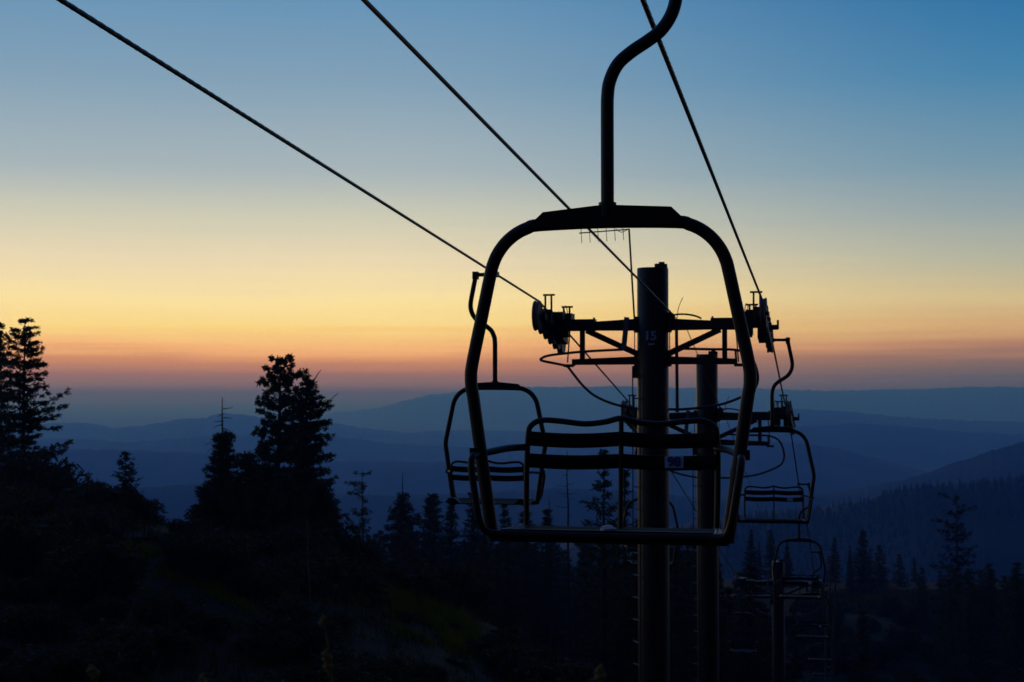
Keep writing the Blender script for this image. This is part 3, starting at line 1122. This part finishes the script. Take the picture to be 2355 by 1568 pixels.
# ------------------------------------------------------------------ chairs
def make_chair(posts=True, number=None):
    root = empty('lift_chair')
    KT = 0.0
    # hanger: straight tube, S bend to the side, then back in to the rope
    hp = [(0, 0, 1.63), (0, 0, 1.9), (0, 0, 2.12), (.002, 0, 2.215), (.014, 0, 2.29), (.055, 0, 2.372), (.125, 0, 2.432), (.205, 0, 2.482), (.270, 0, 2.530), (.318, 0, 2.595),
          (.344, 0, 2.665), (.350, 0, 2.735), (.340, 0, 2.82), (.318, 0, 2.93), (.294, 0, 3.05), (.278, 0, 3.13)]
    hg = MB().tube(spline(hp, 4), .033, 18).build('hanger', M_STEEL, root)
    g = MB()
    g.box((.14, 0, 3.152), (.26, .06, .05))
    g.box((.278, 0, 3.142), (.075, .095, .105))
    g.box((0, 0, 3.155), (.075, .20, .075))
    g.tube([(-.0, -.17, 3.165), (-.0, .17, 3.165)], .024, 10)
    g.build('grip', M_STEEL, hg)
    # bail
    bl = [(-.592, 0, -.005), (-.706, 0, .783), (-.592, 0, 1.352), (-.53, 0, 1.577), (0, 0, 1.583), (.53, 0, 1.577), (.592, 0, 1.352), (.706, 0, .783), (.592, 0, -.005)]
    side = [Vector(p) for p in ((-.592, 0, -.02), (-.650, 0, .38), (-.692, 0, .68), (-.703, 0, .74), (-.706, 0, .79), (-.700, 0, .86), (-.650, 0, 1.10), (-.605, 0, 1.315), (-.590, 0, 1.372),
                                (-.566, 0, 1.425), (-.525, 0, 1.480), (-.470, 0, 1.525), (-.410, 0, 1.553), (-.345, 0, 1.567))]
    full = side + [Vector((0, 0, 1.575))] + [Vector((-p.x, p.y, p.z)) for p in reversed(side)]
    ba = MB().tube(spline(full, 4), .0325, 18).build('bail', M_STEEL, root)
    gp = [(-.345, 1.553), (.345, 1.553), (.382, 1.585), (.325, 1.640), (.05, 1.655), (-.05, 1.655), (-.325, 1.628), (-.382, 1.575)]
    gm_ = MB().prism(gp, -.037, .037)
    gm_.tube([(0, 0, 1.60), (0, 0, 1.672)], .045, 14)
    gm_.build('gusset', M_STEEL, ba, smooth=False)
    # seat: thick front bar, frame and slats
    sf = MB()
    sf.box((0, 0, -.012), (1.20, .060, .046))
    sf.tube(bend([(-.50, .43, .0), (-.515, .40, -.005), (-.545, -.04, .010), (-.545, -.115, .012), (0, -.118, .008), (.545, -.115, .012), (.545, -.04, .010), (.515, .40, -.005), (.50, .43, 0)], .05), .019, 12)
    for x in (-.5, 0, .5):
        sf.box((x, .16, -.022), (.045, .52, .016))
    sf.build('seat_frame', M_STEEL, root)
    se = MB()
    for i, (y, z) in enumerate(((-.075, .022), (.02, .012), (.115, .004), (.21, -.002), (.305, -.006), (.395, -.004))):
        se.box((0, y, z), (1.05, .082, .018), Matrix.Rotation(R((6, 5, 4, 3, 1, -3)[i]) * -1, 3, 'X'))
    se.build('seat', M_WOOD, root, smooth=False)
    # backrest frame
    bf = MB()
    yb = .455
    top = [(-.505, .43, -.005), (-.510, yb, .27), (-.505, yb + .02, .488), (-.485, yb + .02, .543), (-.43, yb + .02, .568), (-.33, yb + .02, .564), (-.20, yb + .02, .550), (-.09, yb + .02, .560), (0, yb + .02, .580)]
    half = [Vector(p) for p in top]
    if not posts:
        half = half[1:]
        half[0] = Vector((-.510, yb, .30))
    fullb = half + [Vector((-p.x, p.y, p.z)) for p in reversed(half[:-1])]
    bf.tube(spline(fullb, 5), .0155, 12)
    if posts:
        bf.tube([(0, .43, -.005), (0, yb, .27), (0, yb + .02, .573)], .0135, 10)
    else:
        bf.tube([(0, yb, .30), (0, yb + .02, .573)], .0135, 10)
        for x in (-.49, 0, .49):
            bf.prism([(x - .10, .005), (x + .12, .005), (x + .05, .075), (x - .02, .07)], .36, .44)
    bf.build('backrest_frame', M_STEEL, root)
    for (z0, z1, sag) in ((.433, .510, .012), (.316, .392, .010)):
        sl = MB()
        n = 20
        for i in range(n + 1):
            x = -.50 + 1.0 * i / n
            dz = -sag * math.sin(math.pi * ((abs(x) / .5) % 1)) if True else 0
            dy = .02 * (1 - (x / .5) ** 2)
            for (yy, zz) in ((yb - .010 + dy, z0), (yb - .026 + dy, (z0 + z1) / 2), (yb - .010 + dy, z1), (yb + .006 + dy, z1), (yb - .008 + dy, (z0 + z1) / 2), (yb + .006 + dy, z0)):
                sl.v.append(Vector((x, yy, zz + dz)))
        for i in range(n):
            for k in range(6):
                a = i * 6
                sl.f.append((a + k, a + 6 + k, a + 6 + (k + 1) % 6, a + (k + 1) % 6))
        sl.f.append(tuple(range(6)))
        sl.f.append(tuple(n * 6 + k for k in reversed(range(6))))
        sl.build('back_slat', M_WOOD, root)
    # armrests: back post to bail, then a loop down to the seat front
    for s in (-1, 1):
        ar = MB()
        ar.tube(bend([(s * .505, yb, .425), (s * .575, .30, .425), (s * .655, .03, .405), (s * .672, -.13, .395), (s * .664, -.165, .33), (s * .625, -.17, .09), (s * .60, -.14, .02), (s * .53, -.115, .010), (s * .40, -.115, .010)],
                     [.0, .08, .05, .05, .06, .10, .08, .05, 0], 6), [.016] * 8 + [.0165] * 200 if False else .0185, 12)
        ar.box((s * .682, -.01, .41), (.045, .05, .05))
        ar.build('armrest', M_STEEL, root)
    if number is not None:
        pl = MB()
        pl.box((.285, yb - .030, .352), (.098, .006, .060))
        po = pl.build('number_plate', M_PLATE, root, smooth=False)
        if number:
            tx = text_mesh('digits', number, .068, M_DIGIT, po, .0026)
            tx.location = (.285, yb - .0365, .3525)
            tx.rotation_euler = (R(90), 0, 0)
    return root


ZG = 3.165


def hang(c, grip, turned=False, s=1.0, dyaw=0.0, roll=0.0):
    c.rotation_euler = (0, roll, YAW + dyaw + (math.pi if turned else 0))
    c.scale = (s, s, s)
    off = Matrix.Rotation(roll, 3, 'Y') @ Vector((0, 0, ZG * s))
    off = Matrix.Rotation(YAW + dyaw + (math.pi if turned else 0), 3, 'Z') @ off
    c.location = grip - off
    return c


front = make_chair(True, '98')
tag(hang(front, G_FRONT), 'big empty chair with plate 98, hanging closest to the camera', 'lift chair', 'chairs of the lift')
up = make_chair(True, '')
tag(hang(up, G_2), 'empty chair hanging just beyond the numbered tower, seen from its front', 'lift chair', 'chairs of the lift')
down = make_chair(False, '')
tag(hang(down, G_LEFT, True), 'empty chair hanging on the other rope before the numbered tower, seen from behind', 'lift chair', 'chairs of the lift')
for gpt, src, turned, lab in ((G_3, up, False, 'dim chair whose rounded bail rises below the seat of the chair past the tower'),
                              (G_A, up, False, 'dark chair low between the third tower and the pale snag poles'),
                              (G_B, up, False, 'tiny dark chair just past the third tower on the big chair rope'),
                              (G_C, up, False, 'farthest tiny chair on the big chair rope, lowest in the dark'),
                              (G_F, down, True, 'chair mostly hidden behind the numbered tower, its bail showing either side'),
                              (G_D, down, True, 'small dark chair between the second and third tower tubes, seen from behind'),
                              (G_E, down, True, 'tiny dark chair beside the third tower tube, lower than its neighbour')):
    o = dup(src)
    hang(o, gpt, turned)
    tag(o, lab, 'lift chair', 'chairs of the lift')

# crumpled scrap left on the seat
rng = random.Random(2)
cp = MB()
segs = 10
for i in range(7):
    th = math.pi * i / 6
    for k in range(segs):
        a = 6.283 * k / segs
        rr = rng.uniform(.72, 1.1)
        cp.v.append(Vector((math.sin(th) * math.cos(a) * .048 * rr + .012 * i * 0, math.sin(th) * math.sin(a) * .03 * rr, math.cos(th) * .019 * rr + .012)))
for i in range(6):
    for k in range(segs):
        cp.f.append((i * segs + k, i * segs + (k + 1) % segs, (i + 1) * segs + (k + 1) % segs, (i + 1) * segs + k))
cpo = cp.build('crumpled_paper', M_PAPER, smooth=False)
cpo.location = front.matrix_basis @ Vector((.01, -.06, .030))
cpo.rotation_euler = (0, 0, .5)
tag(cpo, 'small pale crumpled paper lying on the seat of the big chair', 'litter')


# ------------------------------------------------------------------ towers
def make_tower(D, u, v_beam, tube_r, top, number=None, ladder=True, mast=None, antenna=False, cap=True):
    """origin at the middle of the upper crossarm, x across the line, y downhill"""
    z0 = (HV - v_beam) / F * D
    X = (u - CU) / F * D
    root = empty('lift_tower', (X, D, z0), YAW)
    gz = ground(X, D) - z0 - .4
    tb = MB()
    tb.lathe([(gz, tube_r), (top - .02, tube_r), (top, tube_r * .97)], (0, 0, 0), 'z', 40)
    tb.lathe([(gz, tube_r * 1.5), (gz + .75, tube_r * 1.5)], (0, 0, 0), 'z', 24)
    for zz in (-1.55, -6.2):
        tb.lathe([(zz, tube_r + .012), (zz + .03, tube_r + .012)], (0, 0, 0), 'z', 32)
    tube = tb.build('tube', M_TUBE, root)
    if cap:
        cm = MB()
        cm.box((.12, 0, top + .03), (.16, .14, .07))
        cm.box((.15, 0, top + .075), (.09, .08, .05))
        cm.tube([(.05, 0, top + .06), (.24, 0, top + .05)], .018, 8)
        cm.box((.19, 0, top - .02), (.10, .1, .12))
        cm.build('cap_fitting', M_BEAM, tube)
    ca = MB()
    for s in (-1, 1):
        q = [(s * tube_r * .6, -.10), (s * 1.45, -.085), (s * 1.45, .045), (s * .95, .055), (s * tube_r * .6, .10)]
        if s < 0:
            q = list(reversed(q))
        ca.prism(q, -.075, .075)
        ca.box((s * 1.20, 0, .0), (.50, .21, .19))
        ca.box((s * .975, 0, .105), (.03, .04, .04))
        ca.box((s * 1.38, 0, .105), (.03, .04, .04))
        # lower chord, posts, diagonals
        q = [(s * tube_r * .6, -.655), (s * 1.34, -.660), (s * 1.34, -.565), (s * tube_r * .6, -.520)]
        if s < 0:
            q = list(reversed(q))
        ca.prism(q, -.05, .05)
        ca.box((s * 1.17, 0, -.33), (.078, .078, .48))
        a, b = Vector((s * 1.10, 0, -.09)), Vector((s * .17, 0, -.52))
        d = b - a
        ca.box((a + b) / 2, (d.length, .07, .095), Matrix.Rotation(-math.atan2(d.z, d.x), 3, 'Y'))
        ca.tube([(s * 1.36, -.12, -.10), (s * 1.40, -.12, -.62)], .012, 6)
        ca.tube([(s * (tube_r + .03), -.10, -.12), (s * (tube_r + .03), -.10, -.52)], .009, 6)
        ca.box((s * 1.40, 0, -.67), (.16, .06, .05))
        ca.box((s * (tube_r + .02), 0, 0), (.05, .2, .26))
        ca.box((s * (tube_r + .02), 0, -.59), (.05, .16, .2))
    ca.build('crossarm', M_BEAM, root)
    strap = MB()
    a, b = Vector((-.415, -.10, .12)), Vector((-.47, -.10, -.42))
    d = b - a
    strap.box((a + b) / 2, (.085, .012, d.length), Matrix.Rotation(math.atan2(d.x, d.z), 3, 'Y'))
    strap.build('strap', M_PALE, root, smooth=False)
    # bent guard rails under the crossarm
    for s in (-1, 1):
        rl = MB()
        pts = [(.46, -.26, -.405), (.95, -.26, -.42), (1.34, -.24, -.43), (1.55, -.18, -.50), (1.66, -.08, -.66), (1.70, 0, -.90), (1.62, .06, -1.08), (1.38, .08, -1.21), (1.05, .10, -1.32), (.55, .10, -1.385), (.17, .10, -1.39)] if s > 0 else [(s * .46, -.26, -.415), (s * 1.1, -.26, -.445), (s * 1.66, -.22, -.50), (s * 1.83, -.12, -.545), (s * 1.87, 0, -.575), (s * 1.80, .08, -.60), (s * 1.55, .10, -.650), (s * 1.44, .10, -.685),
               (s * 1.33, .10, -.82), (s * 1.18, .10, -1.00), (s * .98, .10, -1.17), (s * .68, .10, -1.30), (s * .34, .10, -1.375), (s * .17, .10, -1.39)]
        rl.tube(spline(pts, 4), .022, 10)
        rl.tube([(s * 1.30, .02, -.66), (s * 1.50, .10, -.665)] if s < 0 else [(1.36, -.02, -.66), (1.36, -.24, -.44)], .018, 8)
        rl.build('guard_rail', M_BEAM, root)
    # sheave trains
    slope = -.165
    for s in (-1, 1):
        xs = 1.85 if s > 0 else -1.72
        st = MB()
        cy = [-1.05 + .42 * i for i in range(6)]
        zc = lambda y: .11 + slope * (y + 1.05)
        a, b = Vector((xs - s * .10, -1.12, zc(-1.12))), Vector((xs - s * .10, 1.12, zc(1.12)))
        ang = math.atan(slope)
        rot = Matrix.Rotation(ang, 3, 'X')
        st.box((a + b) / 2, (.05, 2.1, .10), rot)
        st.box((xs - s * .12, -.55, zc(-.55) + .05), (.10, .5, .22), rot)
        st.box((xs - s * .12, .55, zc(.55) + .0), (.10, .5, .2), rot)
        # mounting block at the arm end
        st.box((s * (abs(xs) - .25), -.05, .06), (.30, .34, .26))
        st.box((s * 1.52, .05, -.10), (.20, .26, .16))
        st.box((s * (abs(xs) - .19), -.35, .14), (.24, .30, .12))
        st.tube([(s * 1.40, 0, -.14), (s * 1.62, 0, -.17)], .06, 10)
        # square brackets on top
        for (by, bx, hh) in ((-.75, abs(xs) - .17, .30), (.25, abs(xs) - .29, .16)):
            zb = .16
            st.tube([(s * bx, by, zb), (s * bx, by, zb + hh)], .017, 6)
            st.tube([(s * (bx + .10), by, zb), (s * (bx + .10), by, zb + hh)], .017, 6)
            st.box((s * (bx + .04), by, zb + hh), (.19, .03, .03))
        st.tube(spline([(s * 1.47, .3, .1), (s * 1.48, .3, .26), (s * 1.50, .3, .34), (s * 1.53, .3, .30), (s * 1.51, .3, .2)], 4), .008, 6)
        # outer catcher arm
        st.box((xs + s * .10, .1, zc(.1) + .02), (.12, .10, .08))
        st.box((xs + s * .17, .1, zc(.1) + .06), (.03, .10, .15))
        train = st.build('sheave_train', M_BEAM, root)
        for i, y in enumerate(cy):
            r = .215 if i else .245
            w = MB()
            w.lathe([(-.040, r * .35), (-.040, r * .86), (-.048, r * .97), (-.030, r), (-.012, r * .93), (.012, r * .93), (.030, r), (.048, r * .97), (.040, r * .86), (.040, r * .35)], (xs, y, zc(y)), 'x', 28)
            w.tube([(xs - .075, y, zc(y)), (xs + .075, y, zc(y))], .035, 10)
            w.build('sheave', M_SHEAVE, train)
    if ladder:
        ld = MB()
        p1, p2 = Vector((-tube_r - .075, -.02, 0)), Vector((-tube_r * .72, -tube_r * .95, 0))
        zt = -.80
        for p in (p1, p2):
            ld.tube([p + Vector((0, 0, gz)), p + Vector((0, 0, zt))], .011, 6)
        z = zt - .05
        while z > max(gz, -12):
            ld.tube([p1 + Vector((0, 0, z)), p2 + Vector((0, 0, z))], .0125, 6)
            z -= .36
        ld.box((-tube_r - .03, -.05, zt + .02), (.09, .12, .20))
        ld.build('ladder', M_STEEL, root)
    if mast:
        (mx, mz0, mx1, mz1, mr) = mast
        ms = MB().tube([(mx, -.1, mz0), (mx1, -.1, mz1)], mr, 10).build('mast', M_BEAM, root)
        if antenna:
            an = MB()
            L0, L1 = Vector((mx1 - .83, -.1, mz1 - .055)), Vector((mx1, -.1, mz1 - .01))
            an.tube([L0, L1], .011, 6)
            for i in range(6):
                p = L0.lerp(L1, .04 + i * .168)
                an.tube([p + Vector((-.02, 0, .37 - .012 * i)), p + Vector((.012, 0, -.17))], .0058, 5)
            an.tube(spline([L1 + Vector((-.22, 0, .01)), L1 + Vector((-.12, 0, -.045)), L1 + Vector((0, 0, .01))], 5), .006, 5)
            an.build('antenna', M_STEEL, ms)
    # bowed pipe and whip on the uphill top of the arm, clamp of the middle cable
    pp = MB()
    pp.tube(spline([(.30, -.06, .13), (.42, -.06, .16), (.58, -.06, .155), (.72, -.06, .125), (.80, -.06, .085)], 5), .015, 8)
    pp.tube(spline([(.40, -.02, .1), (.42, -.02, .25), (.46, -.02, .36), (.50, -.02, .44)], 4), .006, 5)
    pp.box((.30, -.05, .15), (.10, .12, .09), Matrix.Rotation(R(35), 3, 'Y'))
    pp.box((.34, -.05, .10), (.06, .1, .06))
    pp.build('cable_clamp', M_BEAM, root)
    if number:
        tx = text_mesh('number', number, .205, M_DIGIT2, tube, .007)
        # wrap the flat digits onto the tube
        for v in tx.data.vertices:
            a = v.co.x / tube_r + R(-2)
            rr = tube_r + .003 + v.co.z
            v.co = Vector((math.sin(a) * rr, -math.cos(a) * rr, v.co.y - .20))
        tx.data.update()
        pb = MB()
        for i in range(7):
            for z in (-.345, -.315):
                a = (-.045 + .018 * i) / tube_r
                pb.v.append(Vector((math.sin(a) * (tube_r + .004), -math.cos(a) * (tube_r + .004), z)))
        for i in range(6):
            pb.f.append((i * 2, i * 2 + 2, i * 2 + 3, i * 2 + 1))
        pb.build('small_plate', M_DIGIT2, tube)
    return root


t15 = make_tower(25, 1501, 746, .257, .925, number='15', mast=(-.29, .08, -.375, 1.575, .0155), antenna=True)
tag(t15, 'closest lift tower, thick tube marked 15 with antenna and bracketed crossarm', 'lift tower', 'towers of the lift')
t2 = make_tower(34.3, 1625, 956, .243, 1.38, mast=(-.66, .08, -.67, 2.05, .038))
tag(t2, 'second lift tower, plain tube rising just behind the numbered one', 'lift tower', 'towers of the lift')
t3 = make_tower(64, 1786, 1338, .257, .9)
tag(t3, 'third lift tower, dim tube low in the dark beyond the big chair', 'lift tower', 'towers of the lift')

# ------------------------------------------------------------------ evening haze
hz = MB()
x0, x1, y0, y1, zb, zt = -110000, 110000, -60, 125000, -520, 104
hz.box(((x0 + x1) / 2, (y0 + y1) / 2, (zb + zt) / 2), (x1 - x0, y1 - y0, zt - zb))
hzo = hz.build('haze', None or bpy.data.materials.new('evening_haze'), smooth=False)
hmx = hzo.data.materials[0]
hmx.use_nodes = True
ht = hmx.node_tree
ht.nodes.clear()
ho = ht.nodes.new('ShaderNodeOutputMaterial')
pv = ht.nodes.new('ShaderNodeVolumePrincipled')
pv.inputs['Color'].default_value = (0.115, 0.335, 1.0, 1)
pv.inputs['Absorption Color'].default_value = (1, 1, 1, 1)
pv.inputs['Density'].default_value = 2.7e-4
pv.inputs['Anisotropy'].default_value = 0.5
ht.links.new(pv.outputs[0], ho.inputs['Volume'])
tag(hzo, 'thin blue evening haze over the valleys', 'haze', kind='stuff')
